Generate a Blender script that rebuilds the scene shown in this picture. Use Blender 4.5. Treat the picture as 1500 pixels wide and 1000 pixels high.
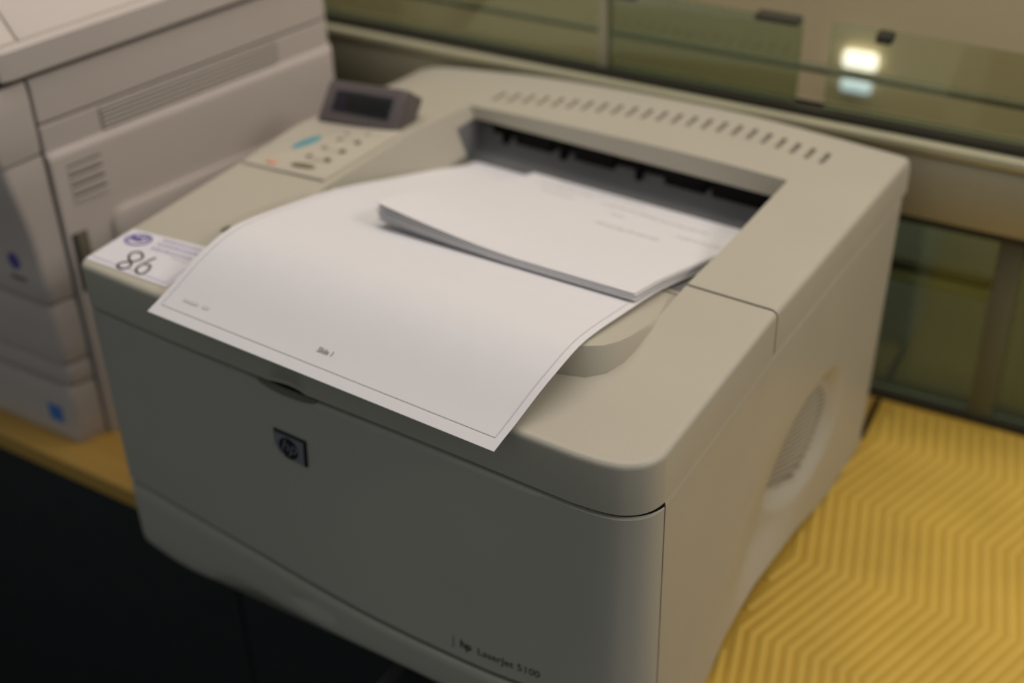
import bpy, bmesh, math, random
from mathutils import Vector, Matrix, Euler
random.seed(7)
for o in list(bpy.data.objects):
    bpy.data.objects.remove(o)
scene = bpy.context.scene
C = scene.collection

# ---------------------------------------------------------------- camera
cam_d = bpy.data.cameras.new('camera')
cam = bpy.data.objects.new('camera', cam_d)
C.objects.link(cam)
cam.location = (0.78825, -0.62632, 0.87881)
cam.rotation_euler = (math.radians(54.2553), math.radians(1.4441), math.radians(31.4468))
cam_d.sensor_width = 36.0
cam_d.lens = 2173.6 / 1500 * 36
cam_d.clip_start = 0.02
cam_d.dof.use_dof = True
cam_d.dof.focus_distance = 0.92
cam_d.dof.aperture_fstop = 3.2
scene.camera = cam

# ---------------------------------------------------------------- world and lights
world = bpy.data.worlds.new('world')
scene.world = world
world.use_nodes = True
bg = world.node_tree.nodes['Background']
bg.inputs[0].default_value = (0.93, 0.98, 1.0, 1)
bg.inputs[1].default_value = 0.175

def area(name, loc, target, sx, sy, power, col):
    l = bpy.data.lights.new(name, 'AREA')
    l.shape = 'RECTANGLE'
    l.size, l.size_y = sx, sy
    l.energy = power
    l.color = col
    o = bpy.data.objects.new(name, l)
    C.objects.link(o)
    o.location = loc
    d = Vector(target) - Vector(loc)
    o.rotation_euler = d.to_track_quat('-Z', 'Y').to_euler()
    return o
WARM = (1.0, 0.89, 0.82)
area('ceiling_light_near', (0.05, 0.22, 1.95), (0.05, 0.22, 0), 1.8, 0.4, 9.2, WARM)
area('ceiling_light_right', (2.4, 0.30, 1.95), (2.4, 0.30, 0), 0.8, 1.2, 28, WARM)
area('ceiling_light_far', (0.3, 0.72, 1.95), (0.3, 0.72, 0), 2.2, 0.3, 9.5, WARM)

vs = scene.view_settings
vs.view_transform = 'Standard'
vs.look = 'None'
vs.gamma = 1.0
vs.use_curve_mapping = False
vs.exposure = 0.0

# ---------------------------------------------------------------- materials
def mat(name, col, rough=0.5, spec=0.4, metal=0.0, var=0.0, vscale=40.0, bump=0.0, bscale=900.0, emit=None, es=0.0, coat=0.0):
    m = bpy.data.materials.new(name)
    m.use_nodes = True
    nt = m.node_tree
    b = nt.nodes['Principled BSDF']
    b.inputs['Roughness'].default_value = rough
    b.inputs['Specular IOR Level'].default_value = spec
    b.inputs['Metallic'].default_value = metal
    b.inputs['Base Color'].default_value = (*col, 1)
    if coat:
        b.inputs['Coat Weight'].default_value = coat
    if emit:
        b.inputs['Emission Color'].default_value = (*emit, 1)
        b.inputs['Emission Strength'].default_value = es
    tc = nt.nodes.new('ShaderNodeTexCoord')
    if var:
        n = nt.nodes.new('ShaderNodeTexNoise')
        n.inputs['Scale'].default_value = vscale
        n.inputs['Detail'].default_value = 6
        nt.links.new(tc.outputs['Object'], n.inputs['Vector'])
        r = nt.nodes.new('ShaderNodeValToRGB')
        r.color_ramp.elements[0].position = 0.3
        r.color_ramp.elements[1].position = 0.7
        r.color_ramp.elements[0].color = (*[c * (1 - var) for c in col], 1)
        r.color_ramp.elements[1].color = (*[min(1, c * (1 + var)) for c in col], 1)
        nt.links.new(n.outputs['Fac'], r.inputs['Fac'])
        nt.links.new(r.outputs['Color'], b.inputs['Base Color'])
    if bump:
        n2 = nt.nodes.new('ShaderNodeTexNoise')
        n2.inputs['Scale'].default_value = bscale
        nt.links.new(tc.outputs['Object'], n2.inputs['Vector'])
        bp = nt.nodes.new('ShaderNodeBump')
        bp.inputs['Strength'].default_value = bump
        bp.inputs['Distance'].default_value = 0.0004
        nt.links.new(n2.outputs['Fac'], bp.inputs['Height'])
        nt.links.new(bp.outputs['Normal'], b.inputs['Normal'])
    return m

def glass_mat(name, tint, refl=0.1):
    m = bpy.data.materials.new(name)
    m.use_nodes = True
    nt = m.node_tree
    nt.nodes.clear()
    out = nt.nodes.new('ShaderNodeOutputMaterial')
    mix = nt.nodes.new('ShaderNodeMixShader')
    tr = nt.nodes.new('ShaderNodeBsdfTransparent')
    tr.inputs['Color'].default_value = (*tint, 1)
    gl = nt.nodes.new('ShaderNodeBsdfGlossy')
    gl.inputs['Roughness'].default_value = 0.06
    gl.inputs['Color'].default_value = (0.75, 0.9, 0.85, 1)
    fr = nt.nodes.new('ShaderNodeFresnel')
    fr.inputs['IOR'].default_value = 1.5
    mul = nt.nodes.new('ShaderNodeMath')
    mul.operation = 'ADD'
    mul.inputs[1].default_value = refl
    nt.links.new(fr.outputs[0], mul.inputs[0])
    nt.links.new(mul.outputs[0], mix.inputs[0])
    nt.links.new(tr.outputs[0], mix.inputs[1])
    nt.links.new(gl.outputs[0], mix.inputs[2])
    nt.links.new(mix.outputs[0], out.inputs['Surface'])
    return m

def wood_mat(name, c1, c2):
    m = bpy.data.materials.new(name)
    m.use_nodes = True
    nt = m.node_tree
    b = nt.nodes['Principled BSDF']
    b.inputs['Roughness'].default_value = 0.4
    tc = nt.nodes.new('ShaderNodeTexCoord')
    mp = nt.nodes.new('ShaderNodeMapping')
    mp.inputs['Scale'].default_value = (2.0, 28.0, 28.0)
    n = nt.nodes.new('ShaderNodeTexNoise')
    n.inputs['Scale'].default_value = 3.0
    n.inputs['Detail'].default_value = 8
    n.inputs['Distortion'].default_value = 0.6
    r = nt.nodes.new('ShaderNodeValToRGB')
    r.color_ramp.elements[0].color = (*c1, 1)
    r.color_ramp.elements[1].color = (*c2, 1)
    nt.links.new(tc.outputs['Object'], mp.inputs['Vector'])
    nt.links.new(mp.outputs[0], n.inputs['Vector'])
    nt.links.new(n.outputs['Fac'], r.inputs['Fac'])
    nt.links.new(r.outputs['Color'], b.inputs['Base Color'])
    return m

M = {}
M['beige'] = mat('beige_plastic', (0.48, 0.455, 0.37), 0.42, 0.35, var=0.03, vscale=9, bump=0.25)
M['beige2'] = mat('beige_plastic_door', (0.48, 0.465, 0.39), 0.45, 0.35, var=0.03, vscale=9, bump=0.25)
M['vent_shade'] = mat('vent_shadow_plastic', (0.20, 0.18, 0.13), 0.6, 0.2, var=0.05)
M['ventdark'] = mat('vent_shade_dark', (0.14, 0.125, 0.085), 0.6, 0.2, var=0.05)
M['panel'] = mat('panel_plastic', (0.54, 0.505, 0.41), 0.4, 0.35, var=0.02, vscale=20, bump=0.2)
M['trayg'] = mat('grey_tray_plastic', (0.20, 0.205, 0.205), 0.55, 0.3, var=0.05, vscale=30, bump=0.2)
M['black'] = mat('black_plastic', (0.004, 0.004, 0.004), 0.6, 0.1, var=0.1, vscale=60)
M['dispframe'] = mat('mauve_grey_plastic', (0.115, 0.098, 0.095), 0.4, 0.4, var=0.04, vscale=50)
M['screen'] = mat('dark_screen', (0.012, 0.014, 0.010), 0.3, 0.4, var=0.1, vscale=80)
M['teal'] = mat('teal_button', (0.10, 0.33, 0.38), 0.4, 0.4, var=0.03)
M['orange'] = mat('orange_button', (0.75, 0.33, 0.18), 0.4, 0.4, var=0.03)
M['olive'] = mat('olive_button', (0.17, 0.16, 0.09), 0.45, 0.3, var=0.05)
M['paper'] = mat('white_paper', (0.75, 0.75, 0.76), 0.75, 0.15, var=0.008, vscale=60)
M['ink'] = mat('grey_ink', (0.34, 0.34, 0.33), 0.8, 0.1, var=0.05)
M['inkfaint'] = mat('faint_ink', (0.66, 0.64, 0.65), 0.8, 0.1, var=0.03)
M['inkdark'] = mat('dark_ink', (0.02, 0.02, 0.02), 0.6, 0.2, var=0.05)
M['sticker'] = mat('sticker_paper', (0.74, 0.73, 0.77), 0.5, 0.3, var=0.01)
M['purple'] = mat('purple_ink', (0.13, 0.10, 0.36), 0.6, 0.2, var=0.05)
M['lilac'] = mat('lilac_ink', (0.46, 0.42, 0.56), 0.6, 0.2, var=0.05)
M['pen'] = mat('marker_ink', (0.06, 0.065, 0.05), 0.6, 0.2, var=0.08)
M['silver'] = mat('silver_badge', (0.42, 0.42, 0.46), 0.3, 0.5, metal=0.5, var=0.05)
M['badgedark'] = mat('badge_dark', (0.02, 0.02, 0.03), 0.35, 0.4, var=0.05)
M['copier'] = mat('copier_plastic', (0.60, 0.54, 0.49), 0.45, 0.35, var=0.02, vscale=8, bump=0.2)
M['dark'] = mat('dark_grey_plastic', (0.06, 0.057, 0.05), 0.6, 0.3, var=0.08)
M['blue'] = mat('blue_label', (0.05, 0.22, 0.60), 0.5, 0.3, var=0.05)
M['wood'] = wood_mat('table_wood', (0.46, 0.27, 0.055), (0.60, 0.37, 0.085))
M['mat'] = mat('yellow_ribbed_mat', (0.56, 0.36, 0.055), 0.6, 0.25, var=0.07, vscale=14)
M['rib'] = mat('yellow_rib', (0.66, 0.45, 0.085), 0.55, 0.25, var=0.07, vscale=14)
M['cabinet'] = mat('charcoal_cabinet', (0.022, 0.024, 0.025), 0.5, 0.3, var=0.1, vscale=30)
M['steel'] = mat('brushed_steel', (0.5, 0.5, 0.48), 0.3, 0.5, metal=0.9, var=0.04)
M['rail'] = mat('champagne_rail', (0.44, 0.41, 0.29), 0.42, 0.5, metal=0.25, var=0.03)
M['post'] = mat('olive_post', (0.15, 0.152, 0.10), 0.5, 0.3, var=0.04)
M['railtop'] = mat('champagne_rail_top', (0.56, 0.53, 0.36), 0.35, 0.5, metal=0.25, var=0.03)  # lighter rail tone, puts the highlight on the rail's top into the colour
M['gasket'] = mat('black_gasket', (0.045, 0.045, 0.032), 0.5, 0.3, var=0.05)
M['farwall'] = mat('beige_far_wall', (0.78, 0.66, 0.42), 0.8, 0.2, var=0.03, vscale=4)
M['lowwall'] = mat('olive_far_panel', (0.38, 0.40, 0.34), 0.7, 0.2, var=0.12, vscale=5)
M['floor'] = mat('dark_carpet', (0.03, 0.03, 0.032), 0.95, 0.1, var=0.25, vscale=200)
M['glass'] = glass_mat('green_glass', (0.86, 0.88, 0.78), 0.02)
M['glass2'] = glass_mat('deep_green_glass', (0.68, 0.73, 0.60), 0.03)
M['glasslow'] = glass_mat('dark_green_glass', (0.80, 0.86, 0.76), 0.03)
M['lit'] = mat('lit_white', (0.9, 0.9, 0.88), 0.5, emit=(1.0, 0.95, 0.98), es=1.7)
M['litblue'] = mat('lit_blue', (0.5, 0.6, 0.75), 0.5, emit=(0.62, 0.78, 0.95), es=0.9)

# ---------------------------------------------------------------- mesh helpers
OFF = {}
def finish(name, me, m, parent=None, smooth=35):
    if smooth:
        for p in me.polygons:
            p.use_smooth = True
        me.set_sharp_from_angle(angle=math.radians(smooth))
    me.materials.clear()
    me.materials.append(M[m])
    o = bpy.data.objects.new(name, me)
    C.objects.link(o)
    if parent is not None:
        off = OFF[parent.name]
        me.transform(Matrix.Translation(-off))
        o.parent = parent
        OFF[o.name] = off
    else:
        OFF[o.name] = Vector((0, 0, 0))
    return o

def obj(name, verts, faces, m, parent=None, smooth=35):
    me = bpy.data.meshes.new(name)
    me.from_pydata([tuple(v) for v in verts], [], faces)
    bm = bmesh.new()
    bm.from_mesh(me)
    bmesh.ops.recalc_face_normals(bm, faces=bm.faces)
    bm.to_mesh(me)
    bm.free()
    return finish(name, me, m, parent, smooth)

def thing(name, loc, label, cat, group=None, kind=None):
    o = bpy.data.objects.new(name, None)
    o.empty_display_size = 0.02
    C.objects.link(o)
    o.location = loc
    OFF[o.name] = Vector(loc)
    tag(o, label, cat, group, kind)
    return o

def tag(o, label=None, cat=None, group=None, kind=None):
    if label: o['label'] = label
    if cat: o['category'] = cat
    if group: o['group'] = group
    if kind: o['kind'] = kind
    return o

def boxdata(a, b, bev=0.0, seg=2, xf=None):
    bm = bmesh.new()
    bmesh.ops.create_cube(bm, size=1)
    for v in bm.verts:
        v.co = Vector([a[i] + (v.co[i] + 0.5) * (b[i] - a[i]) for i in range(3)])
    if bev:
        bmesh.ops.bevel(bm, geom=list(bm.edges), offset=bev, segments=seg, profile=0.5, affect='EDGES')
    if xf:
        for v in bm.verts:
            v.co = xf(v.co)
    bmesh.ops.recalc_face_normals(bm, faces=bm.faces)
    me = bpy.data.meshes.new('m')
    bm.to_mesh(me)
    bm.free()
    return me

def box(name, a, b, m, parent=None, bev=0.0, seg=2, xf=None, smooth=35):
    return finish(name, boxdata(a, b, bev, seg, xf), m, parent, smooth)

def loft(name, loops, m, parent=None, smooth=35, caps=True):
    n = len(loops[0])
    verts = [p for l in loops for p in l]
    faces = []
    for i in range(len(loops) - 1):
        for j in range(n):
            k = (j + 1) % n
            faces.append((i * n + j, i * n + k, (i + 1) * n + k, (i + 1) * n + j))
    if caps:
        faces.append(tuple(reversed(range(n))))
        faces.append(tuple((len(loops) - 1) * n + j for j in range(n)))
    return obj(name, verts, faces, m, parent, smooth)

def interp(x, pts):
    if x <= pts[0][0]: return pts[0][1]
    for (x0, y0), (x1, y1) in zip(pts, pts[1:]):
        if x <= x1:
            return y0 + (y1 - y0) * (x - x0) / (x1 - x0)
    return pts[-1][1]

def catmull(x, pts):
    n = len(pts)
    if x <= pts[0][0]: return pts[0][1]
    if x >= pts[-1][0]: return pts[-1][1]
    i = 0
    while pts[i + 1][0] < x: i += 1
    x0, y0 = pts[i]; x1, y1 = pts[i + 1]
    m0 = (y1 - pts[i - 1][1]) / (x1 - pts[i - 1][0]) if i > 0 else (y1 - y0) / (x1 - x0)
    m1 = (pts[i + 2][1] - y0) / (pts[i + 2][0] - x0) if i + 2 < n else (y1 - y0) / (x1 - x0)
    h = x1 - x0; t = (x - x0) / h
    return (2*t**3 - 3*t*t + 1)*y0 + (t**3 - 2*t*t + t)*h*m0 + (-2*t**3 + 3*t*t)*y1 + (t**3 - t*t)*h*m1

def lin(a, b, n): return [a + (b - a) * i / n for i in range(n + 1)]
def sstep(a, b, x):
    t = max(0.0, min(1.0, (x - a) / (b - a)))
    return t * t * (3 - 2 * t)

def boolean(o, cutters, op='DIFFERENCE', smooth=35):
    """o, cutters: mesh objects in the same (local) frame; the cutters are removed afterwards"""
    for c in cutters:
        md = o.modifiers.new('b', 'BOOLEAN')
        md.object = c
        md.operation = op
        md.solver = 'EXACT'
    bpy.context.view_layer.update()
    dg = bpy.context.evaluated_depsgraph_get()
    me = bpy.data.meshes.new_from_object(o.evaluated_get(dg))
    o.modifiers.clear()
    m = o.data.materials[0]
    o.data = me
    me.materials.clear()
    me.materials.append(m)
    for p in me.polygons:
        p.material_index = 0
        p.use_smooth = True
    me.set_sharp_from_angle(angle=math.radians(smooth))
    for c in cutters:
        bpy.data.objects.remove(c)
    return o

def text_mesh(txt, size, shear=0.0, bold=0.0, align='LEFT'):
    cu = bpy.data.curves.new('t', 'FONT')
    cu.body = txt
    cu.size = size
    cu.shear = shear
    cu.offset = bold
    cu.align_x = align
    cu.resolution_u = 3
    t = bpy.data.objects.new('t', cu)
    C.objects.link(t)
    bpy.context.view_layer.update()
    me = bpy.data.meshes.new_from_object(t.evaluated_get(bpy.context.evaluated_depsgraph_get()))
    bpy.data.objects.remove(t)
    return me

def text(name, txt, size, fn, m, parent, shear=0.0, bold=0.0, align='LEFT'):
    me = text_mesh(txt, size, shear, bold, align)
    for v in me.vertices:
        v.co = fn(v.co.x, v.co.y)
    return finish(name, me, m, parent, 0)

def tube(name, pts, r, m, parent=None, seg=8, smooth=60):
    pts = [Vector(p) for p in pts]
    loops = []
    for i, p in enumerate(pts):
        d = (pts[min(i + 1, len(pts) - 1)] - pts[max(i - 1, 0)]).normalized()
        a = d.cross(Vector((0, 0, 1)))
        if a.length < 1e-4: a = d.cross(Vector((1, 0, 0)))
        a.normalize(); b = d.cross(a)
        loops.append([p + (a * math.cos(t) + b * math.sin(t)) * r for t in [2 * math.pi * k / seg for k in range(seg)]])
    return loft(name, loops, m, parent, smooth)

T = -0.016          # table top height in the scene's frame
W = 0.49            # printer width

# ================================================================ setting
def slab(name, a, b, m, label, cat):
    o = box(name, a, b, m)
    return tag(o, label, cat, kind='structure')
slab('floor', (-2.5, -2.5, -0.80), (3.5, 3.5, -0.76), 'floor', 'dark carpet floor under the cabinets', 'floor')

# partition frame: s along, t behind, z up
PA = math.radians(4.5)
PU = Vector((math.cos(PA), math.sin(PA), 0))
PN = Vector((-math.sin(PA), math.cos(PA), 0))
P0 = Vector((0.55, 0.527, 0))
def pf(c):
    return P0 + PU * c[0] + PN * c[1] + Vector((0, 0, c[2]))
def pbox(name, s0, s1, t0, t1, z0, z1, m, parent, bev=0.0):
    return box(name, (s0, t0, z0), (s1, t1, z1), m, parent, bev, 2, pf)

wf = finish('wall_far', boxdata((-2.0, 0.40, -0.76), (2.4, 0.45, 1.6), 0, 2, pf), 'farwall')
tag(wf, 'plain beige wall seen through the green glass', 'wall', kind='structure')
wl = finish('trim_1', boxdata((-2.0, 0.22, -0.76), (2.4, 0.24, 0.08), 0, 2, pf), 'lowwall')
tag(wl, 'olive low panel behind the lower glass', 'panel', kind='structure')

part = thing('wall_back', pf((0, 0, T)), 'glass partition with champagne rails behind the printer', 'partition', kind='structure')
pbox('rail', -1.2, 1.2, -0.012, 0.03, 0.194, 0.256, 'rail', part, 0.003)
pbox('rail', -1.2, 1.2, -0.014, 0.03, 0.2565, 0.268, 'railtop', part, 0.004)
pbox('gasket', -1.2, 1.2, -0.006, 0.004, 0.268, 0.275, 'gasket', part)
pbox('sill', -1.2, 1.2, 0.010, 0.03, 0.262, 0.268, 'rail', part, 0.001)
pbox('gasket', -1.2, 1.2, -0.008, 0.022, 0.186, 0.194, 'gasket', part)
pbox('gasket', -1.2, 1.2, -0.004, 0.0045, T + 0.0005, T + 0.009, 'gasket', part)
pbox('post', 0.012, 0.034, -0.002, 0.03, T + 0.006, 0.186, 'post', part, 0.002)
pbox('post', -1.05, -1.02, -0.002, 0.03, T + 0.006, 0.186, 'post', part, 0.002)
for s0, s1 in ((-1.02, -0.4), (-0.398, 0.012), (0.034, 1.2)):
    pbox('glass_pane', s0, s1, 0.004, 0.010, T + 0.006, 0.186, 'glasslow', part)
pbox('glass_pane', -1.2, -0.374, 0.005, 0.009, 0.275, 0.352, 'glass', part)
pbox('glass_pane', -0.366, -0.184, 0.005, 0.009, 0.275, 0.350, 'glass2', part)
pbox('glass_pane', -0.158, 1.2, 0.005, 0.009, 0.275, 0.354, 'glass', part)
pbox('mullion', -0.374, -0.366, 0.0, 0.014, 0.275, 0.352, 'rail', part)
pbox('glass_clip', -0.226, -0.186, -0.001, 0.014, 0.347, 0.3525, 'gasket', part, 0.002)
pbox('glass_clip', -0.119, -0.105, 0.0, 0.014, 0.344, 0.3525, 'gasket', part, 0.002)
pbox('glass_clip', -0.358, -0.338, -0.001, 0.017, 0.344, 0.3525, 'dispframe', part, 0.002)
# frame pieces behind the glass
pbox('inner_rail', -1.2, 0.006, 0.05, 0.065, 0.085, 0.097, 'railtop', part, 0.003)
pbox('inner_gasket', -1.2, 0.006, 0.05, 0.06, 0.099, 0.108, 'gasket', part)
pbox('inner_rail', -1.2, 1.2, 0.06, 0.07, 0.2785, 0.284, 'post', part, 0.001)

lamp = finish('lit_panel', boxdata((-0.242, 0.388, 0.1305), (-0.203, 0.400, 0.1500), 0.004, 2, pf), 'lit')
tag(lamp, 'small glowing white panel seen through the glass', 'light')
refl_strip = finish('panel_reflection', boxdata((-0.242, 0.390, 0.101), (-0.207, 0.400, 0.1135), 0.003, 2, pf), 'litblue')  # glowing strip stands in for the white panel's reflection
tag(refl_strip, 'pale blue reflection just below the white panel, built as a glowing strip', 'light')

# ---- table and cabinets
tb = thing('table', (0.2, 0.3, T - 0.02), 'yellow wooden counter top under both machines', 'table')
def tback(x): return pf(((x - P0.x) / PU.x, -0.001, 0)).y
loft('table_top', [[(-1.0, 0.052 + e, z), (1.30, 0.052 + e, z), (1.30, tback(1.30), z), (-1.0, tback(-1.0), z)] for z, e in ((T - 0.022, 0.002), (T - 0.020, 0.0), (T - 0.002, 0.0), (T, 0.002))], 'wood', tb, 30)
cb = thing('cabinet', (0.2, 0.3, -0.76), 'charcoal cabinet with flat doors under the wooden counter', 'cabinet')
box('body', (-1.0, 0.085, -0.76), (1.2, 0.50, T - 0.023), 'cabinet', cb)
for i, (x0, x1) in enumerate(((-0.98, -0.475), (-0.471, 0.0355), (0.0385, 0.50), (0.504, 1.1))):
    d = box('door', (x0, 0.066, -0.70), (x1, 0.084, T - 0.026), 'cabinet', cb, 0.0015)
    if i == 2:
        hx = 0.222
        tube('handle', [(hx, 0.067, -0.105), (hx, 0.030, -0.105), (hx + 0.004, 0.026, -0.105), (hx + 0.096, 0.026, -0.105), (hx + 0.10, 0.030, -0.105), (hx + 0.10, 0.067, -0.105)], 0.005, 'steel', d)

# ---- ribbed mat
mt = thing('ribbed_mat', (0.75, 0.25, T), 'yellow zigzag ribbed mat lying right of the printer', 'mat')
MZ = T + 0.0025
loft('mat_base', [[(0.4800, 0.054, z), (1.25, 0.054, z), (1.25, 0.572, z), (0.4840, 0.5140, z), (0.4900, 0.45, z), (0.4800, 0.43, z)] for z in (T, MZ)], 'mat', mt, 0)
loft('gap_shadow_strip', [[(0.4785, 0.5130, z), (0.4840, 0.5135, z), (0.4900, 0.45, z), (0.4800, 0.43, z), (0.4800, 0.054, z), (0.4710, 0.054, z), (0.4710, 0.43, z), (0.4850, 0.447, z)] for z in (T, MZ + 0.0003)], 'black', mt, 0)  # black strip painted in for the shaded gap beside and under the printer
zz = [-0.016, 0.078, 0.172, 0.270, 0.365, 0.455, 0.57]
def zig_off(y):
    tn = 0.30
    # signs for intervals, as y increases
    sgn = {0: -1, 1: -1, 2: 1, 3: -1, 4: 1, 5: -1}
    sgn[0] = 1
    x = 0.0
    for i in range(6):
        if y <= zz[i]: break
        x += sgn[i] * tn * (min(y, zz[i + 1]) - zz[i])
    return x
def yback(x):
    return 0.512 + 0.0787 * (x - 0.482)
for k in range(-8, 70):
    x0 = 0.478 + k * 0.0108
    ys = sorted(set(lin(0.056, 0.57, 52) + zz[1:]))
    runs, cur = [], []
    for y in ys:
        x = x0 + zig_off(y)
        if x > (0.4845 if y < 0.43 else 0.4945) and x < 1.24 and y < yback(x):
            cur.append((x, y))
        else:
            if len(cur) > 1: runs.append(cur)
            cur = []
    if len(cur) > 1: runs.append(cur)
    hw, hh = 0.0042, 0.0013
    for run in runs:
        if len(run) < 3: continue
        # straight pieces need no inner nodes
        keep = [p for i, p in enumerate(run) if i in (0, len(run) - 1) or p[1] in zz]
        loft('rib', [[(x - hw, y, MZ - 0.0003), (x - hw * 0.5, y, MZ + hh), (x + hw * 0.5, y, MZ + hh), (x + hw, y, MZ - 0.0003)] for x, y in keep], 'rib', mt, 50)

# ================================================================ laser printer
pr = thing('laser_printer', (W / 2, 0.24, T), 'beige laser printer with paper on its output tray', 'printer')
YT = [(0, 0.0), (0.088, -0.005), (0.18, -0.007), (0.228, -0.008), (0.304, -0.009), (0.37, -0.0105), (0.438, -0.0125), (0.455, -0.0115)]
YL = [(0, 0.003), (0.085, -0.006), (0.155, -0.0135), (0.222, -0.021), (0.287, -0.026), (0.374, -0.027), (0.43, -0.022), (0.455, -0.018)]
CORN = [(0.4685, -0.0088), (0.4768, -0.0046), (0.4833, 0.0010), (0.4876, 0.0080)]     # right front corner
def yfront(x, z):
    f = max(0.0, min(1.0, (z - 0.05) / 0.19))
    return catmull(x, YL) * (1 - f) + catmull(x, YT) * f
def front_line(z, rx=1.0):
    """from left to right along the bowed front, at height z"""
    pts = [(0.0, 0.014), (0.0006, 0.008), (0.003, 0.003), (0.008, yfront(0.008, z))]
    for i in range(1, 30):
        x = 0.008 + (0.455 - 0.008) * i / 29
        pts.append((x, yfront(x, z)))
    dy = yfront(0.455, z) - yfront(0.455, 0.245)
    for i, (x, y) in enumerate(CORN):
        pts.append((x, y + dy * (1 - (i + 1) / 5)))
    pts += [(0.49, 0.0165)]
    # finer, smooth corner
    k = len(pts) - 6
    ctl = pts[k - 1:] + [(0.4903, 0.026)]
    fine = []
    for i in range(1, len(ctl) - 2):
        p0, p1, p2, p3 = ctl[i - 1], ctl[i], ctl[i + 1], ctl[i + 2]
        for j in range(4):
            t = j / 4
            fine.append(tuple(0.5 * (2 * p1[d] + (p2[d] - p0[d]) * t + (2 * p0[d] - 5 * p1[d] + 4 * p2[d] - p3[d]) * t * t + (3 * p1[d] - p0[d] - 3 * p2[d] + p3[d]) * t ** 3) for d in (0, 1)))
    out = pts[:k] + [p for p in fine if p[0] < 0.4897] + [(0.49, 0.0165)]
    return out

def lid_bot(y): return 0.2435 + 0.007 * max(0, y) / 0.187
def side_seam(y): return interp(y, [(0, 0.2435), (0.187, 0.2505), (0.315, 0.248), (0.47, 0.241)])
YS = 0.187
# --- top front cover
def left_drop(x, y): return max(0.0, 1 - x / 0.20) * (0.003 + 0.0085 * max(0, y) / 0.187)
LIDLINE = front_line(0.26)
def lid_y0(x): return interp(x, LIDLINE)
LIDOUT = [(0.0, 0.187)] + LIDLINE + [(0.49, 0.187)]
def outline_dist(x, y):
    best = 1.0
    for (x0, y0), (x1, y1) in zip(LIDOUT, LIDOUT[1:]):
        dx, dy = x1 - x0, y1 - y0
        t = max(0.0, min(1.0, ((x - x0) * dx + (y - y0) * dy) / (dx * dx + dy * dy)))
        best = min(best, math.hypot(x - x0 - t * dx, y - y0 - t * dy))
    return best
def lid_top(y, x=0.4): return 0.2845 + 0.003 * max(0, y) / YS - left_drop(x, y)

# ramp that props up the paper
def ramp_z(y): return 0.2765 + 0.248 * max(0.0, min(0.127, 0.187 - y))
def ramp_loops():
    base = [(0.418, 0.1865), (0.4195, 0.165), (0.4225, 0.13), (0.4240, 0.10), (0.4235, 0.085), (0.419, 0.069), (0.409, 0.0585), (0.391, 0.0530), (0.33, 0.052), (0.245, 0.052)]
    top = [(0.4175, 0.1865), (0.4185, 0.165), (0.4205, 0.13), (0.4200, 0.102), (0.4178, 0.087), (0.4130, 0.0745), (0.4040, 0.0650), (0.3880, 0.0605), (0.33, 0.0595), (0.245, 0.0595)]
    def zt(y): return ramp_z(y)
    mir = lambda L: [(W - x + 0.018, y) for (x, y) in reversed(L[:-1])]
    B = base + mir(base); Tp = top + mir(top)
    l0 = [(x, y, 0.262) for x, y in B]
    l1 = [(x, y, min(lid_top(y, x) + 0.0001, zt(y) - 0.0008)) for x, y in B]
    l2 = [(b[0] * 0.12 + t[0] * 0.88, b[1] * 0.12 + t[1] * 0.88, zt(t[1]) - 0.0007) for b, t in zip(B, Tp)]
    l3 = [(x * 0.985 + 0.245 * 0.015, y + 0.001 * (y < 0.1), zt(y) + 0.0004) for x, y in Tp]
    return [l0, l1, l2, l3]
def lid_z(x, y):
    z = lid_top(y, x)
    d = outline_dist(x, y)
    r = 0.0048
    if d < r:
        z -= r - math.sqrt(max(0, r * r - (r - d) ** 2))
    if 0.1000 < x < 0.4196:
        z = min(z, ramp_z(y) - 0.0012)
    return z
def lid_bot2(x, y): return 0.2437 + 0.007 * max(0, y) / 0.187
def heightfield(name, gx, gv, yof, ztop, zbot, m, parent, smooth):
    vt, fc = [], []
    nx, ny = len(gx), len(gv)
    for x in gx:
        for t in gv:
            y = yof(x, t); vt.append((x, y, ztop(x, y)))
    n0 = len(vt)
    for x in gx:
        for t in gv:
            y = yof(x, t); vt.append((x, y, zbot(x, y)))
    for i in range(nx - 1):
        for j in range(ny - 1):
            a, b, c, d = i * ny + j, (i + 1) * ny + j, (i + 1) * ny + j + 1, i * ny + j + 1
            fc.append((a, b, c, d)); fc.append((n0 + d, n0 + c, n0 + b, n0 + a))
    for i in range(nx - 1):
        for j in (0, ny - 1):
            a, b = i * ny + j, (i + 1) * ny + j
            fc.append((a, b, n0 + b, n0 + a))
    for j in range(ny - 1):
        for i in (0, nx - 1):
            a, b = i * ny + j, i * ny + j + 1
            fc.append((a, b, n0 + b, n0 + a))
    return obj(name, vt, fc, m, parent, smooth)
lgx = sorted(set([0, 0.0006, 0.0016, 0.003, 0.0045, 0.008, 0.012] + lin(0.02, 0.0995, 8) + [0.0999, 0.1001, 0.101] + lin(0.11, 0.41, 24)
    + [0.4185, 0.4195, 0.4197, 0.4205, 0.43] + [x for x, y in LIDLINE if x > 0.433]))
lgv = [0, 0.002, 0.005, 0.009, 0.014, 0.02, 0.027, 0.035, 0.05] + lin(0.07, 1.0, 26)
lid = heightfield('top_front_cover', lgx, lgv, lambda x, t: lid_y0(x) + (YS - lid_y0(x)) * t, lid_z, lid_bot2, 'beige', pr, 40)
loft('paper_ramp', ramp_loops(), 'beige', pr, 30)

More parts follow.
